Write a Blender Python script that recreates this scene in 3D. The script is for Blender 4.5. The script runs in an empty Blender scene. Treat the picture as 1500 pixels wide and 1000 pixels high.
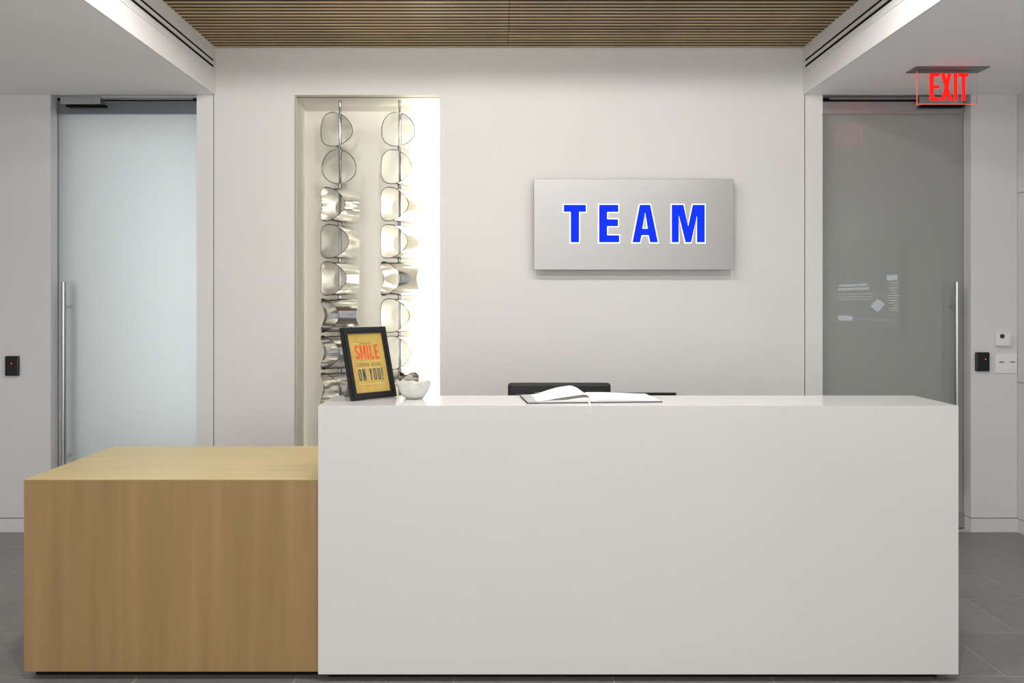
import bpy, bmesh, math, random
from mathutils import Vector, Matrix
from mathutils.geometry import tessellate_polygon
random.seed(7)
scene = bpy.context.scene
col = scene.collection
R = math.radians

# ------------------------------------------------------------------ camera
F = 1296.0            # focal length in pixels of the 1500x1000 frame
VX, VY = 735.0, 443.0 # vanishing point
H = 1.47              # eye height
D = 5.669             # camera to back wall (plane y = 0)
cam_d = bpy.data.cameras.new('camera')
cam = bpy.data.objects.new('camera', cam_d); col.objects.link(cam)
cam.location = (0, -D, H); cam.rotation_euler = (R(90), 0, 0)
cam_d.sensor_width = 36; cam_d.sensor_fit = 'HORIZONTAL'
cam_d.lens = F*36/1500
cam_d.shift_x = (750-VX)/1500; cam_d.shift_y = (VY-500)/1500
cam_d.clip_start = .05
scene.camera = cam

# ------------------------------------------------------------------ world, exposure
w = bpy.data.worlds.new('world'); scene.world = w; w.use_nodes = True
w.node_tree.nodes['Background'].inputs[0].default_value = (.9, .95, 1, 1)
w.node_tree.nodes['Background'].inputs[1].default_value = .25
vs = scene.view_settings
vs.view_transform = 'Standard'; vs.look = 'None'; vs.gamma = 1; vs.use_curve_mapping = False
vs.exposure = 0.0

def area(name, loc, rot, sx, sy, power, color=(1, 1, 1), spread=180):
    l = bpy.data.lights.new(name, 'AREA'); l.shape = 'RECTANGLE'; l.size = sx; l.size_y = sy
    l.energy = power; l.color = color; l.spread = R(spread)
    o = bpy.data.objects.new(name, l); col.objects.link(o); o.location = loc; o.rotation_euler = rot
    return o
# daylight through the glazing behind the camera
area('window_daylight', (-.6, -9.3, 1.5), (R(90), 0, 0), 7.4, 2.3, 172, (1, .995, .98))

def Xp(px, d): return (px-VX)*d/F
def Zp(py, d): return H-(py-VY)*d/F

# ------------------------------------------------------------------ materials
def mat(name, color, rough=.5, metal=0., var=0., vscale=8., vstretch=(1, 1, 1), bump=0., bscale=60.,
        coat=0., emit=None, estr=0., rnd=0., spec=.5, col2=None, trans=0., ior=1.45, aniso=0.):
    m = bpy.data.materials.new(name); m.use_nodes = True
    nt = m.node_tree; b = nt.nodes['Principled BSDF']
    c = (*color, 1)
    b.inputs['Base Color'].default_value = c
    b.inputs['Roughness'].default_value = rough
    b.inputs['Metallic'].default_value = metal
    b.inputs['Specular IOR Level'].default_value = spec
    b.inputs['Coat Weight'].default_value = coat
    b.inputs['Coat Roughness'].default_value = .03
    b.inputs['Transmission Weight'].default_value = trans
    b.inputs['IOR'].default_value = ior
    b.inputs['Anisotropic'].default_value = aniso
    if emit:
        b.inputs['Emission Color'].default_value = (*emit, 1); b.inputs['Emission Strength'].default_value = estr
    tc = nt.nodes.new('ShaderNodeTexCoord')
    mp = nt.nodes.new('ShaderNodeMapping'); mp.inputs['Scale'].default_value = vstretch
    nt.links.new(tc.outputs['Object'], mp.inputs[0])
    last = None
    if var or col2:
        n = nt.nodes.new('ShaderNodeTexNoise'); n.inputs['Scale'].default_value = vscale; n.inputs['Detail'].default_value = 6
        nt.links.new(mp.outputs[0], n.inputs['Vector'])
        rp = nt.nodes.new('ShaderNodeValToRGB')
        rp.color_ramp.elements[0].position = .3; rp.color_ramp.elements[1].position = .7
        if col2:
            rp.color_ramp.elements[0].color = (*col2, 1); rp.color_ramp.elements[1].color = c
        else:
            rp.color_ramp.elements[0].color = tuple(max(0, x*(1-var)) for x in color)+(1,)
            rp.color_ramp.elements[1].color = tuple(min(1, x*(1+var)) for x in color)+(1,)
        nt.links.new(n.outputs['Fac'], rp.inputs[0]); last = rp.outputs[0]
    if rnd:
        oi = nt.nodes.new('ShaderNodeObjectInfo')
        mr = nt.nodes.new('ShaderNodeMapRange'); mr.inputs[3].default_value = 1-rnd; mr.inputs[4].default_value = 1+rnd
        nt.links.new(oi.outputs['Random'], mr.inputs[0])
        hs = nt.nodes.new('ShaderNodeHueSaturation')
        nt.links.new(mr.outputs[0], hs.inputs['Value'])
        if last: nt.links.new(last, hs.inputs['Color'])
        else: hs.inputs['Color'].default_value = c
        last = hs.outputs[0]
    if last: nt.links.new(last, b.inputs['Base Color'])
    if bump:
        n2 = nt.nodes.new('ShaderNodeTexNoise'); n2.inputs['Scale'].default_value = bscale; n2.inputs['Detail'].default_value = 4
        nt.links.new(mp.outputs[0], n2.inputs['Vector'])
        bp = nt.nodes.new('ShaderNodeBump'); bp.inputs['Strength'].default_value = bump; bp.inputs['Distance'].default_value = .004
        nt.links.new(n2.outputs['Fac'], bp.inputs['Height']); nt.links.new(bp.outputs[0], b.inputs['Normal'])
    return m

M = {}
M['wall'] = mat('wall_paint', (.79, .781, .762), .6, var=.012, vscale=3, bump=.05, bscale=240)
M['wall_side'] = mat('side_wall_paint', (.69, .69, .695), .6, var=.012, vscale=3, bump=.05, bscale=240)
M['soffit'] = mat('soffit_paint', (.93, .93, .935), .7, var=.01, vscale=3)
M['fascia'] = mat('fascia_paint', (.82, .82, .81), .5)
M['niche'] = mat('niche_paint', (.80, .775, .70), .45)
M['reveal'] = mat('shadow_gap', (.03, .03, .03), .8)
M['grout'] = mat('grout', (.46, .45, .43), .9)
M['tile'] = mat('porcelain_tile', (.225, .216, .210), .42, var=.10, vscale=14, bump=.08, bscale=300, rnd=.06)
M['slat'] = mat('slat_wood', (.56, .405, .21), .38, col2=(.36, .25, .13), vscale=5, vstretch=(.5, 10, 10), rnd=.18)
M['black'] = mat('matte_black', (.007, .006, .006), .85, spec=.2)
M['solid'] = mat('white_solid_surface', (.725, .724, .712), .16, var=.008, vscale=2, coat=.3)
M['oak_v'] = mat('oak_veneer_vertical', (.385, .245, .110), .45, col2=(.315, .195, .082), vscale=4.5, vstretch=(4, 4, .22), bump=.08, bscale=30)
M['oak_lit'] = mat('oak_veneer_lit_top', (.58, .455, .205), .36, col2=(.51, .395, .17), vscale=5, vstretch=(.35, 3, 3), coat=.12)  # paler than the front veneer: light falling on the top put into the colour
M['brushed'] = mat('brushed_steel', (.43, .425, .415), .45, metal=1, var=.03, vscale=6, vstretch=(1, 1, 60), bump=.04, bscale=14)
M['steel'] = mat('satin_steel', (.5, .5, .51), .28, metal=1)
M['dsteel'] = mat('dark_rail_metal', (.20, .215, .235), .35, metal=.7)
M['chrome'] = mat('polished_aluminium', (.90, .89, .865), .13, metal=1, bump=.16, bscale=2.4, vstretch=(11, .35, 11))
M['tube_edge'] = mat('tube_cut_edge', (.13, .13, .135), .25, metal=1)
M['rod'] = mat('dark_chrome_rod', (.38, .38, .40), .14, metal=1)
M['white'] = mat('white_plastic', (.82, .82, .80), .35)
M['bplastic'] = mat('black_plastic', (.008, .008, .009), .22)
M['leather'] = mat('black_leather', (.012, .012, .013), .38, bump=.15, bscale=220)
M['red_led'] = mat('red_led', (.3, .0, .0), .4, emit=(1, .04, .02), estr=3)
M['exit_red'] = mat('exit_red', (.7, .0, .0), .4, emit=(1, .008, .003), estr=1.1)
M['blue'] = mat('blue_letter_face', (.0, .0, .02), .8, spec=.05, emit=(.008, .04, 1), estr=1.05)
M['halo'] = mat('white_letter_glow', (.9, .9, .9), .4, emit=(.93, .96, 1), estr=1.4)
M['led'] = mat('led_strip', (.9, .9, .85), .4, emit=(1, .965, .86), estr=25)
M['lens'] = mat('lamp_lens', (.9, .9, .9), .4, emit=(1, .95, .86), estr=6)
M['frame_black'] = mat('black_frame_wood', (.010, .010, .011), .42, bump=.2, bscale=120)
M['kraft'] = mat('kraft_paper', (.50, .34, .085), .7, var=.10, vscale=30)
M['ink_red'] = mat('red_ink', (.80, .06, .012), .6)
M['ink_teal'] = mat('teal_ink', (.035, .075, .085), .6)
M['ink_tan'] = mat('tan_ink', (.25, .16, .04), .6)
M['ink_cream'] = mat('cream_ink', (.68, .56, .26), .6)
M['board'] = mat('grey_board', (.30, .28, .26), .8, var=.08, vscale=40)
M['paper'] = mat('paper', (.86, .85, .83), .7)
M['cover'] = mat('dark_bookcloth', (.035, .032, .03), .6)
M['ribbon'] = mat('white_ribbon', (.8, .79, .76), .5)
M['bowl'] = mat('marbled_glass', (.93, .93, .91), .22, col2=(.74, .74, .72), vscale=30, trans=.35, bump=.3, bscale=30)
M['grey_dark'] = mat('dark_grey_plastic', (.05, .05, .055), .4)
M['carpet'] = mat('corridor_floor', (.25, .25, .26), .9)
M['desk'] = mat('desk_laminate', (.55, .53, .5), .4)
M['tvglass'] = mat('screen_black', (.006, .006, .008), .12)
M['tvtext'] = mat('screen_text_glow', (.1, .1, .1), .3, emit=(.75, .82, 1), estr=5)
M['tvblue'] = mat('screen_blue_glow', (.1, .1, .1), .3, emit=(.25, .36, .75), estr=1.6)

def glass_mat(name, base, rough, trans, coat):
    m = mat(name, base, rough, trans=trans, coat=coat, ior=1.45)
    m.node_tree.nodes['Principled BSDF'].inputs['Coat Roughness'].default_value = .015
    return m
M['frost'] = glass_mat('frosted_glass', (.86, .90, .90), .62, .85, .6)
M['smoke'] = glass_mat('dim_frosted_glass', (.44, .455, .43), .55, .35, 1.0)
M['acrylic'] = mat('clear_acrylic', (.97, .97, .97), .02, trans=1, ior=1.12)
M['acrylic_edge'] = mat('acrylic_edge_glow', (.5, .1, .08), .3, emit=(1, .12, .07), estr=.75)
M['pane'] = mat('window_pane', (.95, .97, .97), .02, trans=1, ior=1.05)

# ------------------------------------------------------------------ mesh helpers
WORLD = {}
class MB:
    def __init__(s): s.bm = bmesh.new()
    def box(s, x0, x1, y0, y1, z0, z1, bevel=0, seg=2):
        b = bmesh.new()
        bmesh.ops.create_cube(b, size=1)
        for v in b.verts:
            v.co = Vector(((x0+x1)/2+v.co.x*(x1-x0), (y0+y1)/2+v.co.y*(y1-y0), (z0+z1)/2+v.co.z*(z1-z0)))
        if bevel:
            bmesh.ops.bevel(b, geom=b.edges[:], offset=bevel, segments=seg, affect='EDGES', profile=.5)
        s.merge(b); return s
    def merge(s, b):
        me = bpy.data.meshes.new('tmp'); b.to_mesh(me); b.free(); s.bm.from_mesh(me); bpy.data.meshes.remove(me)
    def poly(s, verts, faces):
        vs_ = [s.bm.verts.new(v) for v in verts]
        for f in faces:
            try: s.bm.faces.new([vs_[i] for i in f])
            except ValueError: pass
        return s
    def tube(s, p0, p1, r0, r1=None, n=20, caps=True):
        p0, p1 = Vector(p0), Vector(p1); r1 = r0 if r1 is None else r1
        ax = (p1-p0).normalized(); a = ax.orthogonal().normalized(); b = ax.cross(a)
        vs_ = []
        for p, r in ((p0, r0), (p1, r1)):
            for i in range(n):
                t = 2*math.pi*i/n; vs_.append(p+a*math.cos(t)*r+b*math.sin(t)*r)
        fs = [(i, (i+1) % n, n+(i+1) % n, n+i) for i in range(n)]
        if caps: fs += [tuple(range(n))[::-1], tuple(range(n, 2*n))]
        return s.poly(vs_, fs)
    def path(s, pts, r, n=10):
        for a, b in zip(pts, pts[1:]): s.tube(a, b, r, n=n)
        return s
    def lathe(s, prof, c=(0, 0, 0), n=48, fn=None):
        vs_ = []; c = Vector(c)
        for j, (r, z) in enumerate(prof):
            for i in range(n):
                t = 2*math.pi*i/n; rr, zz = (r, z) if fn is None else fn(j, t, r, z)
                vs_.append(c+Vector((rr*math.cos(t), rr*math.sin(t), zz)))
        fs = [(j*n+i, j*n+(i+1) % n, (j+1)*n+(i+1) % n, (j+1)*n+i) for j in range(len(prof)-1) for i in range(n)]
        fs += [tuple(range(n))[::-1], tuple((len(prof)-1)*n+i for i in range(n))]
        return s.poly(vs_, fs)
    def prism(s, loops, fr, depth):
        """loops: outer + holes in 2D; fr(u,v,w)->3D; w from 0 (front) to depth (back)"""
        tri = tessellate_polygon([[Vector((u, v, 0)) for u, v in l] for l in loops])
        flat = [p for l in loops for p in l]; n = len(flat)
        vs_ = [fr(u, v, 0) for u, v in flat]+[fr(u, v, depth) for u, v in flat]
        fs = [tuple(t) for t in tri]+[tuple(i+n for i in reversed(t)) for t in tri]
        k = 0
        for l in loops:
            m_ = len(l)
            fs += [(k+i, k+(i+1) % m_, n+k+(i+1) % m_, n+k+i) for i in range(m_)]
            k += m_
        return s.poly(vs_, fs)
    def build(s, name, m, parent=None, local=False, smooth=None):
        bmesh.ops.recalc_face_normals(s.bm, faces=s.bm.faces[:])
        me = bpy.data.meshes.new(name)
        vv = [v.co for v in s.bm.verts]
        lo = Vector((min(v.x for v in vv), min(v.y for v in vv), min(v.z for v in vv)))
        hi = Vector((max(v.x for v in vv), max(v.y for v in vv), max(v.z for v in vv)))
        org = Vector((0, 0, 0))
        if not local:
            org = Vector(((lo.x+hi.x)/2, (lo.y+hi.y)/2, lo.z))
            for v in s.bm.verts: v.co -= org
        s.bm.to_mesh(me); s.bm.free()
        me.materials.append(m if not isinstance(m, str) else M[m])
        o = bpy.data.objects.new(name, me); col.objects.link(o)
        if smooth is not None:
            me.polygons.foreach_set('use_smooth', [True]*len(me.polygons))
            me.set_sharp_from_angle(angle=R(smooth))
        if parent is not None:
            o.parent = parent
            o.location = org-WORLD.get(parent.name, Vector((0, 0, 0))) if not local else (0, 0, 0)
        else:
            o.location = org
        WORLD[o.name] = org
        return o

def bx(name, m, x0, x1, y0, y1, z0, z1, parent=None, bevel=0, local=False, seg=2):
    return MB().box(x0, x1, y0, y1, z0, z1, bevel, seg).build(name, m, parent, local)
def empty(name, loc, rz=0):
    o = bpy.data.objects.new(name, None); col.objects.link(o); o.location = loc; o.rotation_euler = (0, 0, rz)
    o.empty_display_size = .1; WORLD[o.name] = Vector(loc)
    return o
def tag(o, label, cat=None, group=None, kind=None):
    o['label'] = label
    if cat: o['category'] = cat
    if group: o['group'] = group
    if kind: o['kind'] = kind
    return o
def struct(o, label, cat): return tag(o, label, cat, kind='structure')

# ------------------------------------------------------------------ room shell
XL, XR = -1.846, 1.942          # raised ceiling between these
WL, WR = -4.6, 3.303            # side walls
YF = -9.4                       # wall behind the camera
ZS, ZC = 2.80, 3.10             # soffit and slat ceiling
DY = .09                        # door glass plane behind the wall face
BB = .0875                      # baseboard height
DLX0, DLX1 = -2.891, -1.955     # left door opening
DRX0, DRX1 = 2.056, 3.006       # right door opening
NX0, NX1, NZ, ND = -1.334, -.394, 2.804, .32   # niche

# floor: grout slab with tiles
floor = bx('floor', 'grout', WL-.1, WR+.1, YF-.1, 2.6, -.06, -.0006)
struct(floor, 'dark grey porcelain tile floor with thin pale joints', 'floor')
TP, TR = .6215, .4573
row0 = -1.274
cache = {}
def tile(x0, x1, y0, y1, parent):
    k = (round(x1-x0, 3), round(y1-y0, 3))
    if k not in cache:
        cache[k] = MB().box(-k[0]/2, k[0]/2, -k[1]/2, k[1]/2, -.006, 0, .0005, 1).bm
        me = bpy.data.meshes.new('tile'); bmesh.ops.recalc_face_normals(cache[k], faces=cache[k].faces[:])
        cache[k].to_mesh(me); me.materials.append(M['tile']); cache[k] = me
    o = bpy.data.objects.new('tile', cache[k]); col.objects.link(o); o.parent = parent
    o.location = Vector(((x0+x1)/2, (y0+y1)/2, 0))-WORLD[parent.name]
far = MB()
for r in range(-4, 18):
    ya, yb = row0-(r+1)*TR, row0-r*TR
    if yb < YF or ya > 0: continue
    yb = min(yb, .0); ya = max(ya, YF)
    off = 2.30 if r % 2 == 0 else 1.983
    k0 = math.floor((WL-off)/TP)-1
    for k in range(k0, k0+18):
        xa, xb = max(off+k*TP, WL), min(off+(k+1)*TP, WR)
        if xb-xa < .03: continue
        g = .0016
        if ya > -3.6: tile(xa+g, xb-g, ya+g, yb-g, floor)
        else: far.box(xa+g, xb-g, ya+g, yb-g, -.006, 0)
o = far.build('tile_field', 'tile', floor); o['kind'] = 'stuff'

# back wall: central panel with a tall niche
m = MB()
m.box(XL+.003, NX0, 0, .42, BB+.005, ZC+.05)
m.box(NX1, XR-.003, 0, .42, BB+.005, ZC+.05)
m.box(NX0, NX1, 0, .42, NZ, ZC+.05)
m.box(NX0, NX1, 0, .42, BB+.005, .12)
wall_back = struct(m.build('wall_back', 'wall'), 'warm white central wall with tall lit niche behind the reception counter', 'wall')
bx('niche_back', 'niche', NX0, NX1, ND, .42, .12, NZ, wall_back)
# liner plates of the niche, split by a thin shadow gap
for ya, yb in ((.002, .064), (.082, ND)):
    bx('niche_head', 'niche', NX0, NX1, ya, yb, NZ-.004, NZ, wall_back)
    bx('niche_jamb', 'niche', NX0, NX0+.004, ya, yb, .12, NZ-.004, wall_back)
    bx('niche_jamb', 'niche', NX1-.004, NX1, ya, yb, .12, NZ-.004, wall_back)
bx('shadow_gap', 'reveal', NX0+.001, NX1-.001, .064, .082, NZ-.0042, NZ-.001, wall_back)
bx('backing', 'reveal', XL-.01, XR+.01, .012, .03, 0, BB+.02, wall_back)
for x in (XL, XR): bx('backing', 'reveal', x-.006, x+.006, .014, .1, 0, ZS, wall_back)

def baseboard(name, x0, x1, label, y=0.):
    o = bx(name, 'wall_side', x0, x1, y-.002, y+.012, 0, BB-.001); struct(o, label, 'baseboard'); return o
baseboard('baseboard_back', XL+.003, XR-.003, 'white flush baseboard under the central niche wall')
baseboard('baseboard_left', WL, DLX0, 'white flush baseboard beside the bright frosted door')
baseboard('baseboard_right', DRX1, WR, 'white flush baseboard under the switch plate wall')

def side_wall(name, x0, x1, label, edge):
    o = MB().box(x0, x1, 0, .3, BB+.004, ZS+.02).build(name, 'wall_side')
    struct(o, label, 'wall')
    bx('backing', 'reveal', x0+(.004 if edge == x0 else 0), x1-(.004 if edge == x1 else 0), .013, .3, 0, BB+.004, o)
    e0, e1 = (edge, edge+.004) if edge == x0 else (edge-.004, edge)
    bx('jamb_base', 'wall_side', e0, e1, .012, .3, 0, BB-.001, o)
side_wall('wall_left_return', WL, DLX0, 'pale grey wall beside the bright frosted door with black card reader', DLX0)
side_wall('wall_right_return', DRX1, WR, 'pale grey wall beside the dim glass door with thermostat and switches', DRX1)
for name, x0, x1, lab in (('trim_1', DLX1, XL-.003, 'narrow white jamb strip between the bright frosted door and niche wall'),
                     ('trim_2', XR+.003, DRX0, 'narrow white jamb strip between the sign wall and dim glass door')):
    struct(bx(name, 'wall', x0, x1, 0, .25, 0, ZS+.01), lab, 'trim')

# right side wall with flush panels
wr = bx('wall_right', 'reveal', WR+.014, WR+.2, YF, .3, 0, ZC+.2)
struct(wr, 'white panelled side wall with thin joints beside the dim glass door', 'wall')
zc = [0, BB, .96, 2.17, ZS+.01]
yc = [0, -1.15, -2.95, -4.6, -6.2, -7.8, YF]
for i in range(len(zc)-1):
    for j in range(len(yc)-1):
        bx('panel', 'wall_side', WR, WR+.013, yc[j+1]+.002, yc[j]-.002, zc[i]+(.002 if i else 0), zc[i+1]-.002, wr)
wl = bx('wall_left', 'wall_side', WL-.2, WL, YF, .3, 0, ZC+.2); struct(wl, 'plain pale grey side wall of the lobby', 'wall')
# wall behind the camera with a glazed opening
m = MB()
m.box(WL, WR, YF-.2, YF, 0, .25); m.box(WL, WR, YF-.2, YF, 2.75, ZC+.2)
m.box(WL, -4.4, YF-.2, YF, .25, 2.75); m.box(3.1, WR, YF-.2, YF, .25, 2.75)
struct(m.build('wall_front', 'wall_side'), 'white wall around the wide lobby window', 'wall')
win = empty('window_1', (-.65, YF, .25)); struct(win, 'wide lobby window of five tall panes in slim frames', 'window')
for i in range(6): bx('mullion', 'steel', -4.4+i*1.5-.025, -4.4+i*1.5+.025, YF-.1, YF-.04, .25, 2.75, win)
for i in range(5): bx('pane', 'pane', -4.4+i*1.5+.025, -4.4+(i+1)*1.5-.025, YF-.075, YF-.067, .25, 2.75, win)

# soffits with vertical fascias
for name, x0, x1, fx, lab in (('ceiling_soffit_left', WL, XL, XL, 'low grey ceiling soffit above the bright frosted door'),
                     ('ceiling_soffit_right', XR, WR, XR, 'low grey ceiling soffit above the dim door and exit sign')):
    o = bx(name, 'soffit', x0, x1, YF, -.0005, ZS, ZC+.2); struct(o, lab, 'ceiling')
    s = 1 if fx == XL else -1
    bx('fascia', 'fascia', min(fx, fx+s*.012), max(fx, fx+s*.012), YF, -.0005, ZS-.0005, ZC+.1, o)

# slot diffusers on the fascias
for fx, s, lab in ((XL+.012, 1, 'white linear air diffuser with two black slots on the fascia over the bright door'),
                   (XR-.012, -1, 'white linear air diffuser with two black slots on the fascia over the dim door')):
    e = empty('slot_diffuser', (fx, -3.5, 2.93)); tag(e, lab, 'air diffuser')
    zs = [(2.921, 2.9585), (2.9765, 2.9975), (3.0125, 3.052)]
    x0, x1 = (fx, fx+.006) if s > 0 else (fx-.006, fx)
    for za, zb in zs: bx('blade', 'fascia', x0, x1, -7.0, -.05, za, zb, e)
    bx('end_cap', 'fascia', x0, x1, -.05, -.045, 2.921, 3.052, e)
    for za, zb in ((2.9585, 2.9765), (2.9975, 3.0125)):
        bx('slot', 'black', min(fx, fx+s*.0015), max(fx, fx+s*.0015), -7.0, -.05, za, zb, e)

# slat ceiling
ceil = bx('ceiling', 'black', XL+.012, XR-.012, YF, 0, ZC+.028, ZC+.2)
struct(ceil, 'raised ceiling of narrow brown timber slats over the counter', 'ceiling')
SP = .0554; XJ = .042
def slat_mesh(x0, x1):
    b = MB().box(x0, x1, -.0172, .0172, 0, .03, .0015, 1).bm
    me = bpy.data.meshes.new('slat'); bmesh.ops.recalc_face_normals(b, faces=b.faces[:]); b.to_mesh(me); b.free(); me.materials.append(M['slat']); me.materials.append(M['black'])
    for p in me.polygons: p.material_index = 0 if p.normal.z < -.5 else 1
    return me
edge_slat = [slat_mesh(XL+.0125, XR-.0125)]
sl = [slat_mesh(XL+.0125, XJ-.001), slat_mesh(XJ+.001, XR-.0125)]
rest = MB()
for k in range(-1, 164):
    y = -.057-SP*(k+.5)
    if k < 30:
        for me in (edge_slat if k < 0 else sl):
            o = bpy.data.objects.new('slat', me); col.objects.link(o); o.parent = ceil
            o.location = Vector((0, y, ZC))-WORLD[ceil.name]
    else:
        rest.box(XL+.0125, XJ-.001, y-.0172, y+.0172, ZC, ZC+.03); rest.box(XJ+.001, XR-.0125, y-.0172, y+.0172, ZC, ZC+.03)
o = rest.build('slat_field', 'slat', ceil); o['kind'] = 'stuff'
o.data.materials.append(M['black'])
for p in o.data.polygons: p.material_index = 0 if p.normal.z < -.5 else 1

# ------------------------------------------------------------------ corridors behind the glass doors
def corridor(name, x0, x1, lab, power, color):
    m = MB()
    m.box(x0-.1, x0, .31, 2.5, 0, ZS+.1); m.box(x1, x1+.1, .31, 2.5, 0, ZS+.1)
    m.box(x0, x1, 2.4, 2.5, 0, ZS+.1); m.box(x0-.1, x1+.1, .1, 2.5, ZS+.02, ZS+.12)
    o = m.build(name, 'wall_side'); struct(o, lab, 'wall')
    area(name+'_light', ((x0+x1)/2, 2.38, 1.35), (R(-90), 0, 0), 1.5, 2.5, power, color)
    area(name+'_ceiling_light', ((x0+x1)/2, 1.6, ZS), (0, 0, 0), 1.3, 1.2, power*.4, color)
    return o
corridor('wall_corridor_left', -3.55, -1.86, 'bright corridor behind the frosted door', 11, (.97, 1, 1))
corridor('wall_corridor_right', 1.96, 3.7, 'dim corridor behind the right glass door', 2.0, (.96, 1, .97))

# ------------------------------------------------------------------ doors
def door(name, x0, x1, hx, side, glass, lab):
    e = empty(name, ((x0+x1)/2, DY, 0)); struct(e, lab, 'door')
    bx('glass_panel', glass, x0+.004, x1-.004, DY, DY+.012, .10, 2.70, e)
    r = bx('top_rail', 'dsteel' if side < 0 else 'steel', x0+.002, x1-.002, DY-.012, DY+.028, 2.695, 2.775, e, .002)
    bx('rail_lip', 'dsteel' if side < 0 else 'brushed', x0+.002, x1-.002, DY-.015, DY-.0125, 2.695, 2.722, r)
    bx('bottom_rail', 'steel', x0+.002, x1-.002, DY-.012, DY+.028, .008, .105, e, .002)
    bx('head_stop', 'black', x0, x1, DY-.005, DY+.03, 2.785, ZS, e)
    bx('edge_seal', 'grey_dark', (x0 if side < 0 else x1-.005), (x0+.005 if side < 0 else x1), DY+.002, DY+.01, .1, 2.7, e)
    for yb, s in ((DY-.085, 1), (DY+.097, -1)):
        h = MB().tube((hx, yb, .32), (hx, yb, 1.602), .0155, n=24).build('handle', 'steel', e, smooth=40)
        for z in (.48, 1.445):
            MB().tube((hx, yb, z), (hx, DY if s > 0 else DY+.012, z), .0085, n=16).build('standoff', 'steel', h, smooth=40)
    return e
dl = door('door_1', DLX0, DLX1, Xp(93.3, D+.005), -1, 'frost', 'bright frosted glass door with long steel pull handle')
dr = door('door_2', DRX0, DRX1, Xp(1401.5, D+.005), 1, 'smoke', 'dim grey glass door with long steel pull handle beside the exit sign')
for par, xa, xb, arm in ((dl, Xp(88, 5.69), Xp(147, 5.69), Xp(282, 5.72)), (dr, Xp(1347, 5.69), Xp(1411, 5.69), Xp(1215, 5.72))):
    c = bx('closer', 'steel', xa, xb, .02, DY-.014, Zp(152.5, 5.69), 2.796, par, .003)
    bx('closer_base', 'black', xa+.03, xb+.02, .035, DY-.012, Zp(155, 5.69), Zp(152.5, 5.69), c)
    bx('closer_arm', 'steel', min(xb, arm) if par is dl else arm, max(xb, arm) if par is dl else xa, .05, .066, 2.784, 2.794, c)

# ------------------------------------------------------------------ reception counter and oak side unit
DCF = F/378.0; YC = DCF-D                        # counter front plane
CX0, CX1, CZ, CDP = Xp(466, DCF), Xp(1404, DCF), Zp(594, DCF), .378
ct = empty('reception_counter', ((CX0+CX1)/2, YC+CDP/2, 0))
tag(ct, 'long white glossy reception counter standing against the oak side unit', 'counter')
bx('front_panel', 'solid', CX0, CX1, YC, YC+.03, .03, CZ, ct)
bx('counter_top', 'solid', CX0, CX1, YC+.03, YC+CDP, CZ-.04, CZ, ct)
bx('side_panel', 'solid', CX0, CX0+.03, YC+.03, YC+CDP, .03, CZ-.04, ct)
bx('side_panel', 'solid', CX1-.03, CX1, YC+.03, YC+CDP, .03, CZ-.04, ct)
bx('plinth', 'black', CX0+.03, CX1-.06, YC+.05, YC+CDP-.02, 0, .03, ct)
DBF = F/375.7; YB = DBF-D
BX0, BZ, BDP = Xp(35, DBF), Zp(702, DBF), .805
bn = empty('oak_side_unit', ((BX0+CX0)/2, YB+BDP/2, 0))
tag(bn, 'low oak veneer box unit butted against the white counter', 'cabinet')
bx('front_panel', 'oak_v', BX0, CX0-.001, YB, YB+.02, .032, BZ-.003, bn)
bx('top_panel', 'oak_lit', BX0, CX0-.001, YB, YB+BDP, BZ-.003, BZ, bn, .001, seg=1)
bx('side_panel', 'oak_v', BX0, BX0+.02, YB+.02, YB+BDP-.02, .032, BZ-.003, bn)
bx('back_panel', 'oak_v', BX0, CX0-.001, YB+BDP-.02, YB+BDP, .032, BZ-.003, bn)
bx('plinth', 'black', BX0+.02, CX0-.001, YB+.05, YB+BDP-.05, 0, .032, bn)

# work desk behind the counter
dk = empty('work_desk', (.5, -1.62, 0)); tag(dk, 'low work desk hidden behind the white counter', 'desk')
bx('desk_top', 'desk', CX0+.04, CX1-.04, YC+CDP+.004, -1.22, .71, .74, dk)
for x in (CX0+.05, CX1-.09): bx('leg_panel', 'desk', x, x+.03, YC+CDP+.02, -1.25, 0, .71, dk)

# ------------------------------------------------------------------ sculptures of turned metal tubes in the niche
def ring_mesh():
    Rv, r, t = .1263, .1118, .0045
    n, na = 72, 15
    vs_, fs = [], []
    for layer, rr in enumerate((r, r-t)):
        for i in range(n):
            ph = 2*math.pi*i/n; sx = math.sin(ph)*rr
            a = math.sqrt(max(Rv*Rv-(math.sin(ph)*r)**2, 1e-5))
            for j in range(na):
                vs_.append((sx, -a+2*a*j/(na-1), math.cos(ph)*rr))
    N = n*na
    for i in range(n):
        for j in range(na-1):
            a, b = i*na+j, ((i+1) % n)*na+j
            fs.append((a, b, b+1, a+1)); fs.append((N+a, N+a+1, N+b+1, N+b))
        a, b = i*na, ((i+1) % n)*na
        fs.append((a, N+a, N+b, b)); fs.append((a+na-1, b+na-1, N+b+na-1, N+a+na-1))
    b = MB().poly(vs_, fs).bm
    bmesh.ops.recalc_face_normals(b, faces=b.faces[:])
    me = bpy.data.meshes.new('metal_tube'); b.to_mesh(me); b.free(); me.materials.append(M['chrome']); me.materials.append(M['tube_edge'])
    me.polygons.foreach_set('use_smooth', [True]*len(me.polygons)); me.set_sharp_from_angle(angle=R(45))
    for p in me.polygons:
        c = p.center; rad = math.hypot(c.x, c.z); nr = (p.normal.x*c.x+p.normal.z*c.z)/rad
        p.material_index = 1 if abs(nr) < .6 else 0
    return me
RM = ring_mesh()
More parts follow.
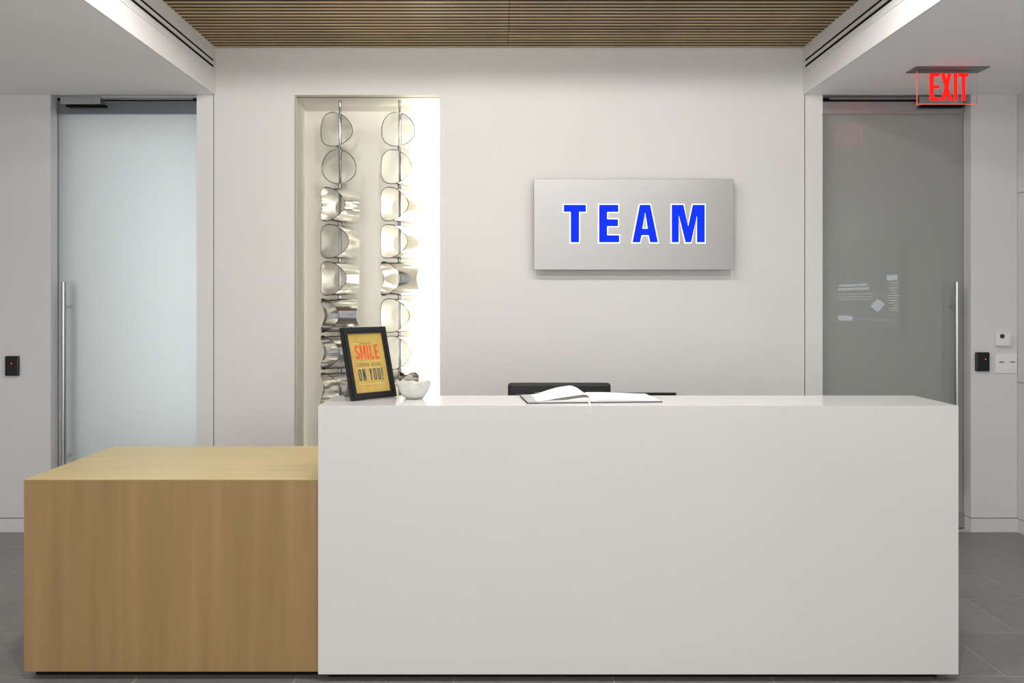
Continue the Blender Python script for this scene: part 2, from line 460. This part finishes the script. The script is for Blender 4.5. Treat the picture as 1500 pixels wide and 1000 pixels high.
def strand(x, view, rel, lab):
    y = .155
    e = empty('tube_sculpture', (x, y, .12)); tag(e, lab, 'sculpture', 'metal tube sculptures in the niche')
    MB().tube((x, y, .12), (x, y, NZ-.004), .0095, n=16).build('rod', 'rod', e, smooth=40)
    MB().tube((x, y, NZ-.045), (x, y, NZ-.004), .0115, n=16).build('ceiling_collar', 'steel', e, smooth=40)
    z = 2.5865
    for k in range(10):
        o = bpy.data.objects.new('metal_tube', RM); col.objects.link(o); o.parent = e
        o.location = Vector((x, y, z))-Vector((x, y, .12))
        o.rotation_euler = (0, 0, -R(rel[k % len(rel)]-view))
        MB().tube((x, y, z-.1275), (x, y, z-.1125), .0145, n=18).build('spacer', 'rod', e, smooth=40)
        z -= .2402
strand(-1.064, 10.3, [22, 6, 46, 35, 42, 64, 62, 58, 40, 20], 'hanging strand of turned metal tubes nearer the cream side of the niche')
strand(-.670, 6.7, [11, 24, 36, 39, 59, 33, 28, -45, 20, 50], 'hanging strand of turned metal tubes beside the brightly lit side of the niche')
# led strip on the hidden side of the niche
ls = empty('led_strip_light', (NX1-.008, .25, .15)); tag(ls, 'vertical warm white light strip inside the niche', 'light')
bx('channel', 'steel', NX1-.012, NX1-.005, .225, .285, .15, 2.78, ls)
bx('diffuser', 'led', NX1-.016, NX1-.012, .23, .28, .16, 2.77, ls)

# ------------------------------------------------------------------ TEAM sign
def offset(loop, d):
    n = len(loop); A = sum(loop[i][0]*loop[(i+1) % n][1]-loop[(i+1) % n][0]*loop[i][1] for i in range(n))
    s = 1 if A > 0 else -1; out = []
    for i in range(n):
        p0, p, p1 = Vector(loop[i-1]), Vector(loop[i]), Vector(loop[(i+1) % n])
        e0, e1 = (p-p0).normalized(), (p1-p).normalized()
        n0, n1 = Vector((e0.y, -e0.x))*s, Vector((e1.y, -e1.x))*s
        bsc = (n0+n1); bsc = bsc/max(bsc.dot(n0), .35)
        out.append(tuple(p+bsc*d))
    return out
SY = -.085; SD = D+SY
sx0, sx1, sz0, sz1 = Xp(782, SD), Xp(1074.5, SD), Zp(395, SD), Zp(262, SD)
sg = empty('wall_sign', ((sx0+sx1)/2, 0, sz0)); tag(sg, 'brushed metal wall sign with glowing blue TEAM letters', 'sign')
bx('panel', 'brushed', sx0, sx1, SY, SY+.04, sz0, sz1, sg, .0015, seg=1)
bx('mount', 'grey_dark', sx0+.08, sx1-.08, SY+.04, .0, sz0+.08, sz1-.08, sg)
def zc2(p): return (Xp(p[0]/4.4118+760, SD), Zp(p[1]/4.4118+240, SD))
L = {}
L['T'] = [[(290, 265), (433, 265), (433, 310), (389, 310), (389, 507), (335, 507), (335, 310), (290, 310)]]
L['E'] = [[(518, 265), (642, 265), (642, 311), (570, 311), (570, 358), (640, 358), (640, 403), (570, 403), (570, 461), (648, 461), (648, 507), (518, 507)]]
L['A'] = [[(781, 265), (848, 265), (898, 507), (848, 507), (838, 461), (792, 461), (783, 507), (733, 507)], [(815, 312), (797, 419), (832, 419)]]
L['M'] = [[(987, 265), (1062, 265), (1093, 405), (1123, 265), (1200, 265), (1200, 507), (1150, 507), (1150, 330), (1112, 507), (1076, 507), (1032, 330), (1032, 507), (987, 507)]]
for ch in 'TEAM':
    lp = [[zc2(p) for p in l] for l in L[ch]]
    lt = MB().prism(lp, lambda u, v, w: Vector((u, SY-.010+w, v)), .006).build('letter', 'blue', sg)
    lt['label'] = 'glowing blue letter '+ch
    hl = [offset(lp[0], .0058)]+[offset(l, -.0045) for l in lp[1:]]
    MB().prism(hl, lambda u, v, w: Vector((u, SY-.004+w, v)), .0038).build('letter_glow', 'halo', lt)

# ------------------------------------------------------------------ EXIT sign
EY = 5.05-D; ED = 5.05
ex = empty('exit_sign', (2.54, EY, ZS)); tag(ex, 'clear exit sign with red EXIT letters hanging from the soffit', 'sign')
cp = bx('canopy', 'dsteel', 2.336, 2.75, 4.98-D, 5.115-D, ZS-.006, ZS, ex, .001, seg=1)
MB().tube((2.715, 5.05-D-.03, ZS-.0085), (2.715, 5.05-D-.03, ZS-.006), .004, n=12).build('screw', 'steel', cp)
ez0 = Zp(152.3, ED); ex0, ex1 = Xp(1343.5, ED), Xp(1431, ED)
bx('acrylic_panel', 'acrylic', ex0, ex1, EY-.003, EY+.003, ez0, ZS-.006, ex)
bx('panel_edge', 'acrylic_edge', ex0-.0025, ex0, EY-.003, EY+.003, ez0-.003, ZS-.012, ex)
bx('panel_edge', 'acrylic_edge', ex0, ex1, EY-.003, EY+.003, ez0-.0025, ez0, ex)
def zx(p): return (Xp(p[0]/10.714+1320, ED), Zp(p[1]/10.714+85, ED))
EL = {'E': [(440, 240), (598, 240), (598, 290), (505, 290), (505, 430), (598, 430), (598, 478), (505, 478), (505, 620), (602, 620), (602, 670), (440, 670)],
      'X': [(615, 240), (680, 240), (706, 350), (728, 240), (785, 240), (738, 450), (795, 670), (735, 670), (707, 560), (682, 670), (620, 670), (672, 450)],
      'I': [(818, 240), (875, 240), (878, 670), (818, 670)],
      'T': [(890, 240), (1047, 240), (1047, 292), (1000, 292), (1003, 670), (943, 670), (943, 292), (890, 292)]}
for ch in 'EXIT':
    o = MB().prism([[zx(p) for p in EL[ch]]], lambda u, v, w: Vector((u, EY-.006+w, v)), .003).build('letter', 'exit_red', ex)
    o['label'] = 'glowing red letter '+ch

# ------------------------------------------------------------------ card readers, thermostat, switches
def reader(x0, x1, y0, y1, lx, ly, lab):
    e = empty('card_reader', (Xp((x0+x1)/2, D), 0, Zp(y1, D))); tag(e, lab, 'card reader')
    bx('housing', 'bplastic', Xp(x0, D), Xp(x1, D), -.022, 0, Zp(y1, D), Zp(y0, D), e, .006)
    MB().tube((Xp(lx, D), -.0235, Zp(ly, D)), (Xp(lx, D), -.021, Zp(ly, D)), .0032, n=12).build('indicator_light', 'red_led', e)
reader(9.5, 29.5, 521, 550, 19.5, 532, 'black card reader on the wall beside the bright frosted door')
reader(1427.5, 1447.5, 515.5, 543.5, 1441, 525.5, 'black card reader beside the white switch plate')
th = empty('thermostat', (Xp(1466, D), 0, Zp(506, D))); tag(th, 'white box sensor with dark round eye above the switch plate', 'thermostat')
b_ = bx('housing', 'white', Xp(1456.5, D), Xp(1477, D), -.028, 0, Zp(506, D), Zp(487.5, D), th, .003)
MB().tube((Xp(1464.3, D), -.032, Zp(492, D)), (Xp(1464.3, D), -.027, Zp(492, D)), .0145, n=24).build('sensor_eye', 'grey_dark', th)
k_ = MB().tube((Xp(1471.8, D), -.036, Zp(499.5, D)), (Xp(1471.8, D), -.027, Zp(499.5, D)), .0155, .0165, n=24).build('dial', 'white', th)
MB().tube((Xp(1471.8, D), -.039, Zp(499.5, D)), (Xp(1471.8, D), -.036, Zp(499.5, D)), .009, n=24).build('dial_cap', 'white', k_)
sw = empty('switch_plate', (Xp(1473, D), 0, Zp(546, D))); tag(sw, 'white double light switch plate under the white sensor box', 'light switch')
bx('plate', 'white', Xp(1457, D), Xp(1489, D), -.008, 0, Zp(546, D), Zp(518, D), sw, .002)
for cx in (1466, 1482):
    rk = bx('rocker', 'white', Xp(cx-5.2, D), Xp(cx+5.2, D), -.011, -.008, Zp(542, D), Zp(522, D), sw, .0008, seg=1)
    bx('slider_slot', 'grey_dark', Xp(cx-3.6, D), Xp(cx+3.2, D), -.0118, -.0108, Zp(530.6, D), Zp(529.2, D), rk)

# ------------------------------------------------------------------ stroke lettering
def stroke(mb, pts, s, fr, depth, closed=False):
    n = len(pts); P = [Vector(p) for p in pts]; Lf, Rt = [], []
    for i in range(n):
        if closed or 0 < i < n-1: e0, e1 = (P[i]-P[i-1]).normalized(), (P[(i+1) % n]-P[i]).normalized()
        elif i == 0: e0 = e1 = (P[1]-P[0]).normalized()
        else: e0 = e1 = (P[-1]-P[-2]).normalized()
        n0, n1 = Vector((-e0.y, e0.x)), Vector((-e1.y, e1.x)); b = n0+n1; b = b/max(b.dot(n0), .4)
        Lf.append(P[i]+b*s/2); Rt.append(P[i]-b*s/2)
    k = n if closed else n-1
    for i in range(k):
        j = (i+1) % n; q = [Lf[i], Lf[j], Rt[j], Rt[i]]
        mb.poly([fr(p.x, p.y, 0) for p in q]+[fr(p.x, p.y, depth) for p in q],
                [(0, 1, 2, 3), (7, 6, 5, 4), (0, 4, 5, 1), (1, 5, 6, 2), (2, 6, 7, 3), (3, 7, 4, 0)])
def glyph(ch, w, h, s):
    a, b, l, t = s/2, s/2, w-s/2, h-s/2; c = min(w, h)*.28
    O = [(a+c, b), (l-c, b), (l, b+c), (l, t-c), (l-c, t), (a+c, t), (a, t-c), (a, b+c)]
    m2 = h/2; x2 = w/2
    return {
     'S': [([(l, t-c*1.6), (l, t-c), (l-c, t), (a+c, t), (a, t-c), (a, m2+c), (l, m2-c), (l, b+c), (l-c, b), (a+c, b), (a, b+c), (a, b+c*1.6)], 0)],
     'M': [([(a, 0), (a, h)], 0), ([(l, 0), (l, h)], 0), ([(a, h-s*.2), (x2, h*.22), (l, h-s*.2)], 0)],
     'I': [([(x2, 0), (x2, h)], 0)],
     'L': [([(a, h), (a, b), (w, b)], 0)],
     'E': [([(w, t), (a, t), (a, b), (w, b)], 0), ([(a, m2), (w*.85, m2)], 0)],
     'O': [(O, 1)], 'D': [([(a, b), (l-c, b), (l, b+c), (l, t-c), (l-c, t), (a, t)], 1)],
     'G': [([(l, t-c*1.4), (l, t-c), (l-c, t), (a+c, t), (a, t-c), (a, b+c), (a+c, b), (l-c, b), (l, b+c), (l, m2), (x2, m2)], 0)],
     'N': [([(a, 0), (a, h)], 0), ([(l, 0), (l, h)], 0), ([(a, h-s*.2), (l, s*.2)], 0)],
     'Y': [([(a, h), (x2, m2*.95)], 0), ([(l, h), (x2, m2*.95)], 0), ([(x2, m2), (x2, 0)], 0)],
     'U': [([(a, h), (a, b+c), (a+c, b), (l-c, b), (l, b+c), (l, h)], 0)],
     '!': [([(x2, h), (x2, h*.3)], 0), ([(x2, h*.17), (x2, 0)], 0)],
     'T': [([(0, t), (w, t)], 0), ([(x2, t), (x2, 0)], 0)],
     'H': [([(a, 0), (a, h)], 0), ([(l, 0), (l, h)], 0), ([(a, m2), (l, m2)], 0)],
     'A': [([(a*.6, 0), (x2, h-s*.3), (w-a*.6, 0)], 0), ([(w*.25, h*.3), (w*.75, h*.3)], 0)],
     'K': [([(a, 0), (a, h)], 0), ([(w, h), (a, m2)], 0), ([(a, m2), (w, 0)], 0)],
    }[ch]
def word(mb, text, x, y, W, h, s, fr, depth, slant=0.):
    narrow = {'I': .42, '!': .42, ' ': .5, 'M': 1.35}
    tot = sum(narrow.get(c, 1) for c in text); gap = W*.055 if len(text) < 8 else W*.03
    u = (W-gap*(len(text)-1))/tot
    for c in text:
        cw = u*narrow.get(c, 1)
        if c != ' ':
            for pts, cl in glyph(c, cw, h, s):
                stroke(mb, [(x+p[0], y+p[1]) for p in pts], s, fr, depth, bool(cl))
        x += cw+gap

# ------------------------------------------------------------------ picture frame on the counter
fd = 3.571
pf = empty('picture_frame', (-.6007, fd-D, CZ), R(48)); tag(pf, 'small black picture frame with kraft print leaning on its easel', 'picture frame')
FW, FH, FB, FT = .235, .302, .026, .016
lean = R(14.5)
# local frame: u along width (x), front towards -y, lean backwards (+y)
RM_ = Matrix.Rotation(-lean, 3, 'X')
def fr3(u, v, w_): return RM_ @ Vector((u, w_, v)) + Vector((0, 0, .0046))
def fbox(mb, u0, u1, v0, v1, w0, w1):
    q = [(u0, v0), (u1, v0), (u1, v1), (u0, v1)]
    mb.prism([q], lambda u, v, w_: fr3(u, v, w0+w_), w1-w0)
# mitred mouldings
for q in ([(0, 0), (FW, 0), (FW-FB, FB), (FB, FB)], [(FW, 0), (FW, FH), (FW-FB, FH-FB), (FW-FB, FB)],
          [(FW, FH), (0, FH), (FB, FH-FB), (FW-FB, FH-FB)], [(0, FH), (0, 0), (FB, FB), (FB, FH-FB)]):
    mb = MB().prism([q], lambda u, v, w_: fr3(u, v, w_), FT)
    q2 = [(q[0][0]*.75+q[3][0]*.25, q[0][1]*.75+q[3][1]*.25), (q[1][0]*.75+q[2][0]*.25, q[1][1]*.75+q[2][1]*.25),
          (q[1][0]*.35+q[2][0]*.65, q[1][1]*.35+q[2][1]*.65), (q[0][0]*.35+q[3][0]*.65, q[0][1]*.35+q[3][1]*.65)]
    mb.prism([q2], lambda u, v, w_: fr3(u, v, -.003+w_), .0035)
    mb.build('moulding', 'frame_black', pf, local=True)
mb = MB(); fbox(mb, FB-.003, FW-FB+.003, FB-.003, FH-FB+.003, .006, .008); pr = mb.build('print', 'kraft', pf, local=True)
mb = MB(); fbox(mb, .006, FW-.006, .006, FH-.006, .0165, .019); mb.build('backing_board', 'board', pf, local=True)
def ink(name, mt, fn):
    mb = MB(); fn(mb); o = mb.build(name, mt, pr, local=True); return o
frw = lambda u, v, w_: fr3(u, v, .0054+w_)
iu0, iu1, iv0, iv1 = FB, FW-FB, FB, FH-FB; IW, IH = iu1-iu0, iv1-iv0
def pu(t): return iu0+IW*t
def pv(t): return iv1-IH*t
ink('word_smile', 'ink_red', lambda mb: word(mb, 'SMILE', pu(.16), pv(.435), IW*.68, IH*.235, .0064, frw, .0004))['label'] = 'red word SMILE'
ink('word_on_you', 'ink_teal', lambda mb: word(mb, 'ON YOU!', pu(.16), pv(.80), IW*.70, IH*.20, .0050, frw, .0004))['label'] = 'dark teal words ON YOU!'
ink('word_that', 'ink_tan', lambda mb: word(mb, 'THAT', pu(.34), pv(.185), IW*.30, IH*.032, .0018, frw, .0004))
ink('word_looks_good', 'ink_tan', lambda mb: word(mb, 'LOOKS GOOD', pu(.16), pv(.555), IW*.68, IH*.042, .0022, frw, .0004))
for a, b, v in ((.14, .30, .17), (.68, .84, .17), (.15, .85, .475), (.15, .85, .585), (.18, .86, .855)):
    ink('rule_line', 'ink_cream', lambda mb: stroke(mb, [(pu(a), pv(v)), (pu(b), pv(v))], .002, frw, .0004))
# easel leg hinged behind
mb = MB()
hz, foot = .20, .088
p_top = fr3(FW*.5, hz, .019)
q = [(-.022, 0.), (.022, 0.), (.040, -.13), (.040, -.999), (-.040, -.999), (-.040, -.13)]
base_y = p_top.y+foot
def ez(u, v):
    zt = p_top.z+(v if v > -.9 else -p_top.z+.0008); t = (p_top.z-zt)/p_top.z
    return Vector((FW*.5+u, p_top.y+(base_y-p_top.y)*t, zt))
vs_ = [ez(u, v) for u, v in q]; off = Vector((0, .0028, 0))
mb.poly(vs_+[v+off for v in vs_], [tuple(range(6)), tuple(range(6, 12))[::-1]]+[(i, (i+1) % 6, 6+(i+1) % 6, 6+i) for i in range(6)])
el = mb.build('easel_leg', 'board', pf, local=True)
t_ = .55
pr0 = Vector((FW*.5-.01, p_top.y+(base_y-p_top.y)*.72-.001, p_top.z*.28)); pr1 = fr3(FW*.30, .015, .019)
mid = (pr0+pr1)/2-Vector((0, 0, .010))
MB().path([pr0, (pr0+mid)/2-Vector((0, 0, .003)), mid, (pr1+mid)/2-Vector((0, 0, .003)), pr1], .003, 8).build('strap', 'black', pf, local=True)

# ------------------------------------------------------------------ bowl
bc = (-.3667, 3.69-D, CZ)
bw = empty('glass_bowl', bc); tag(bw, 'small marbled white glass bowl with crinkled rim on the counter', 'bowl')
prof = [(.026, 0), (.036, .0015), (.046, .010), (.058, .028), (.067, .048), (.073, .068), (.0715, .069), (.064, .049), (.054, .029), (.042, .013), (.030, .006), (.01, .005)]
def crinkle(j, t, r, z):
    k = max(0, (z-.03)/.04)
    return r*(1+.018*k*math.sin(22*t)), z+.0035*k*math.sin(11*t+1)+.003*k*math.sin(3*t)
MB().lathe(prof, n=132, fn=crinkle).build('bowl_body', 'bowl', bw, local=True, smooth=50)

# ------------------------------------------------------------------ guest book
bk = empty('guest_book', (.0985, 3.498-D, CZ), R(5)); tag(bk, 'open guest book with white pages lying on the white counter', 'book')
BW, BDp, SPN = .548, .262, .268
MB().box(0, SPN-.004, 0, BDp, 0, .003).box(SPN+.004, BW, 0, BDp, 0, .003).box(SPN-.006, SPN+.006, 0, BDp, 0, .0022).build('cover', 'cover', bk, local=True)
def sheet(name, u0, u1, hf, hb, thick, v0=.006, v1=.256, nu=40, nv=8):
    vs_, fs = [], []
    for lay in (0, 1):
        for i in range(nu+1):
            for j in range(nv+1):
                u = u0+(u1-u0)*i/nu; t = j/nv
                z = hf(i/nu)*(1-t)+hb(i/nu)*t
                if lay: z = max(z-thick, .0031)
                vs_.append((u, v0+(v1-v0)*t, z))
    N = (nu+1)*(nv+1)
    for i in range(nu):
        for j in range(nv):
            a = i*(nv+1)+j; b = a+nv+1
            fs += [(a, b, b+1, a+1), (N+a, N+a+1, N+b+1, N+b)]
    for i in range(nu):
        for j in (0, nv):
            a = i*(nv+1)+j; b = a+nv+1; fs.append((a, b, N+b, N+a))
    for j in range(nv):
        for i in (0, nu):
            a = i*(nv+1)+j; fs.append((a, a+1, N+a+1, N+a))
    return MB().poly(vs_, fs).build(name, 'paper', bk, local=True, smooth=50)
def sm(x): x = max(0, min(1, x)); return x*x*(3-2*x)
def blk(t): return .004+.008*sm(t/.5)+.010*sm((t-.5)/.4)-.017*sm((t-.93)/.07)
sheet('page_block', .006, SPN, lambda t: blk(t), lambda t: blk(t)+.003, .05)
for q, (a, b) in enumerate(((.004, .008), (.010, .022))):
    def hf(t, a=a): return blk(t)+.0012+a*sm((t-.15)/.5)*(1-sm((t-.86)/.14))
    def hb(t, b=b): return blk(t)+.004+b*sm((t-.2)/.45)*(1-sm((t-.78)/.22)*.75)
    sheet('loose_page', .006, SPN-.002, hf, hb, .0005)
sheet('page_block', SPN, BW-.006, lambda t: .0105*sm(t/.06)+.0045-.009*sm((t-.2)/.8), lambda t: .0125*sm(t/.06)+.0045-.008*sm((t-.2)/.8), .05)
# marker ribbon over the counter edge
rb = MB()
def rib(p0, p1, wv):
    p0, p1 = Vector(p0), Vector(p1); wv = Vector(wv)
    nrm = (p1-p0).cross(wv).normalized()*.0004
    rb.poly([p0-wv+nrm, p0+wv+nrm, p1+wv+nrm, p1-wv+nrm, p0-wv-nrm, p0+wv-nrm, p1+wv-nrm, p1-wv-nrm],
            [(0, 1, 2, 3), (7, 6, 5, 4), (0, 4, 5, 1), (1, 5, 6, 2), (2, 6, 7, 3), (3, 7, 4, 0)])
inv = (Matrix.Translation(Vector((.0985, 3.498-D, CZ))) @ Matrix.Rotation(R(5), 4, 'Z')).inverted()
rx = Xp(865, DCF)
pts = [(rx+.004, 3.52-D, CZ+.0065), (rx+.002, 3.49-D, CZ+.0009), (rx, YC-.0008, CZ+.0009), (rx, YC-.0012, CZ-.0288)]
for a, b in zip(pts, pts[1:]):
    rib(inv @ Vector(a), inv @ Vector(b), (.0035, 0, 0))
rb.build('marker_ribbon', 'ribbon', bk, local=True)

# ------------------------------------------------------------------ office chair
chd = 4.70
cx0, cx1 = Xp(744, chd), Xp(894, chd); chz = Zp(560.5, chd)
ch = empty('office_chair', ((cx0+cx1)/2, -1.17, 0)); tag(ch, 'black leather office chair behind the white counter', 'chair')
WORLD[ch.name] = Vector(ch.location)
hw = (cx1-cx0)/2
bk_ = MB().box(-hw, hw, .17, .235, .50, chz, .016, 4).build('backrest', 'leather', ch, local=True, smooth=40)
MB().box(-hw+.03, hw-.03, .155, .18, .56, chz-.05, .012, 3).build('cushion', 'leather', bk_, local=True, smooth=40)
MB().box(-.25, .25, -.27, .2, .42, .50, .03, 4).build('seat', 'leather', ch, local=True, smooth=40)
MB().tube((0, -.03, .14), (0, -.03, .42), .028, n=20).build('gas_column', 'bplastic', ch, local=True, smooth=40)
MB().box(-.03, .03, .10, .25, .39, .42).box(-.03, .03, .236, .252, .39, .72).build('back_bracket', 'bplastic', ch, local=True)
for s in (-1, 1):
    MB().box(s*.285-.03, s*.285+.03, -.18, .12, .655, .685, .01, 2).build('armrest', 'bplastic', ch, local=True)
    MB().box(s*.285-.02, s*.285+.02, -.06, .0, .43, .655).box(min(s*.2, s*.305), max(s*.2, s*.305), -.06, 0, .405, .43).build('arm_post', 'bplastic', ch, local=True)
for k in range(5):
    a = R(90+72*k); p = Vector((math.cos(a), math.sin(a), 0))
    lg = MB().tube(Vector((0, -.03, .13)), Vector((0, -.03, .09))+p*.30, .024, .015, n=12).build('base_leg', 'bplastic', ch, local=True)
    c_ = Vector((0, -.03, .03))+p*.30; t_ = Vector((-p.y, p.x, 0))
    MB().tube(c_-t_*.022, c_+t_*.022, .03, n=18).tube(c_+Vector((0, 0, .02)), c_+Vector((0, 0, .075)), .008, n=8).build('caster', 'bplastic', lg, local=True)

# monitor on the work desk
md = 3.98
mx0, mx1, mz = Xp(783, md), Xp(991, md), Zp(575.2, md)
mo = empty('computer_monitor', ((mx0+mx1)/2, md-D+.02, .74)); tag(mo, 'thin black computer monitor seen from behind over the counter edge', 'monitor')
sc = bx('monitor_shell', 'bplastic', mx0, mx1, md-D, md-D+.03, .83, mz, mo, .002)
bx('screen', 'tvglass', mx0+.01, mx1-.01, md-D+.03, md-D+.032, .845, mz-.01, sc)
bx('stand_neck', 'bplastic', (mx0+mx1)/2-.03, (mx0+mx1)/2+.03, md-D-.02, md-D, .752, .98, mo)
bx('stand_base', 'bplastic', (mx0+mx1)/2-.12, (mx0+mx1)/2+.12, md-D-.06, md-D+.12, .74, .752, mo, .003)

# ------------------------------------------------------------------ wall screen on the side wall (seen mirrored in the dim door)
tv = empty('wall_screen', (WR, -2.05, 1.2)); tag(tv, 'flat presentation screen on the panelled wall, mirrored in the dim door', 'screen')
bx('bezel', 'bplastic', WR-.05, WR, -2.74, -1.36, 1.19, 1.98, tv, .004)
scn = bx('screen', 'tvglass', WR-.052, WR-.05, -2.725, -1.375, 1.205, 1.965, tv)
mb = MB()
def tvr(mb, y0, y1, z0, z1): mb.box(WR-.0535, WR-.052, -y1, -y0, z0, z1)
for k, (a, b, z) in enumerate(((2.02, 2.70, 1.62), (1.98, 2.70, 1.585))):
    yy = a
    while yy < b-.02:
        wd = random.uniform(.03, .09); tvr(mb, yy, min(yy+wd, b), z, z+.022); yy += wd+.014
for z in (1.545, 1.52, 1.495):
    yy = 1.9
    while yy < 2.68:
        wd = random.uniform(.02, .06); tvr(mb, yy, min(yy+wd, 2.69), z, z+.006); yy += wd+.012
for z in [1.40+.021*i for i in range(12)]: tvr(mb, 1.42, 1.42+random.uniform(.08, .19), z, z+.007)
tvr(mb, 1.42, 1.62, 1.655, 1.70); tvr(mb, 2.35, 2.70, 1.30, 1.345)
mb.prism([[(-1.95, 1.44), (-1.80, 1.50), (-1.66, 1.46), (-1.80, 1.385)]], lambda u, v, w_: Vector((WR-.0535+w_, u, v)), .0015)
mb.build('screen_text', 'tvtext', scn)
mb = MB(); tvr(mb, 1.42, 2.33, 1.31, 1.335); tvr(mb, 1.43, 1.60, 1.36, 1.38); mb.build('screen_bar', 'tvblue', scn)

# ------------------------------------------------------------------ downlights in the slat ceiling, and added lamps
def downlight(x, y, power, lab, size=140, tilt=0.):
    e = empty('downlight', (x, y, ZC-.05)); tag(e, lab, 'light', 'spot lights on the slat ceiling')
    MB().lathe([(.036, -.02), (.045, -.02), (.045, .05), (.03, .05), (.03, 0), (.036, 0)], n=32).build('housing', 'white', e, local=True, smooth=40)
    if size:
        MB().tube((0, 0, -.006), (0, 0, -.001), .034, n=28).build('lens', 'lens', e, local=True)
        l = bpy.data.lights.new('spot', 'SPOT'); l.spot_size = R(size); l.spot_blend = .7 if size < 160 else .12
    else:                                      # added globe below the cup, put in to brighten the slats
        MB().lathe([(.03, -.018), (.034, -.03), (.030, -.045), (.018, -.056), (.004, -.06)], n=28).build('added_globe', 'lens', e, local=True, smooth=60)
        l = bpy.data.lights.new('globe', 'POINT')
    l.energy = power; l.shadow_soft_size = .03; l.color = (1, .98, .945)
    o = bpy.data.objects.new('ceiling_lamp', l); col.objects.link(o); o.parent = e
    o.location = (0, 0, -.03 if size else -.09); o.rotation_euler = (R(tilt), 0, 0)
for x, n, p in ((-1.25, 'above the niche', 30), (-.37, 'above the wall between niche and sign', 34),
             (.5, 'above the TEAM sign', 34), (1.38, 'above the wall between sign and dim door', 30)):
    downlight(x, -1.85, p, 'small white spot light on the slat ceiling '+n, 179)
downlight(-.40, -1.45, 6.5, 'added globe light brightening the slats near the niche', 0)  # extra lamp, added for the bright patch on the slats
for x, n in ((-1.1, 'over the oak unit end of the counter'), (.05, 'over the middle of the counter'), (1.2, 'over the exit end of the counter')):
    downlight(x, -3.2, 62, 'small white spot light on the slat ceiling '+n, 150, 12)
def recessed(x, y, power, lab):  # unseen soffit lamps, added to light the floor and side walls
    e = empty('added_soffit_light', (x, y, ZS-.004)); tag(e, lab, 'light', 'added lights in the side soffits')
    MB().lathe([(.05, 0), (.075, 0), (.075, .0038), (.05, .0038)], n=36).build('trim_ring', 'white', e, local=True)
    MB().tube((0, 0, .002), (0, 0, .0038), .05, n=32).build('lens', 'lens', e, local=True)
    l = bpy.data.lights.new('spot', 'SPOT'); l.energy = power; l.spot_size = R(150); l.spot_blend = .8; l.shadow_soft_size = .05
    l.color = (1, .99, .97)
    o = bpy.data.objects.new('added_soffit_lamp', l); col.objects.link(o); o.parent = e; o.location = (0, 0, -.006)
recessed(-3.2, -2.6, 40, 'added round recessed light in the soffit on the bright door side')
recessed(2.62, -2.6, 36, 'added round recessed light in the soffit on the exit sign side')
for x, n in ((-1.1, 'side wall'), (.05, 'middle of the lobby window'), (1.2, 'panelled wall')):  # unseen row, added for more overhead light in the room
    downlight(x, -6.2, 60, 'added white spot light on the slat ceiling towards the '+n, 140, 0)
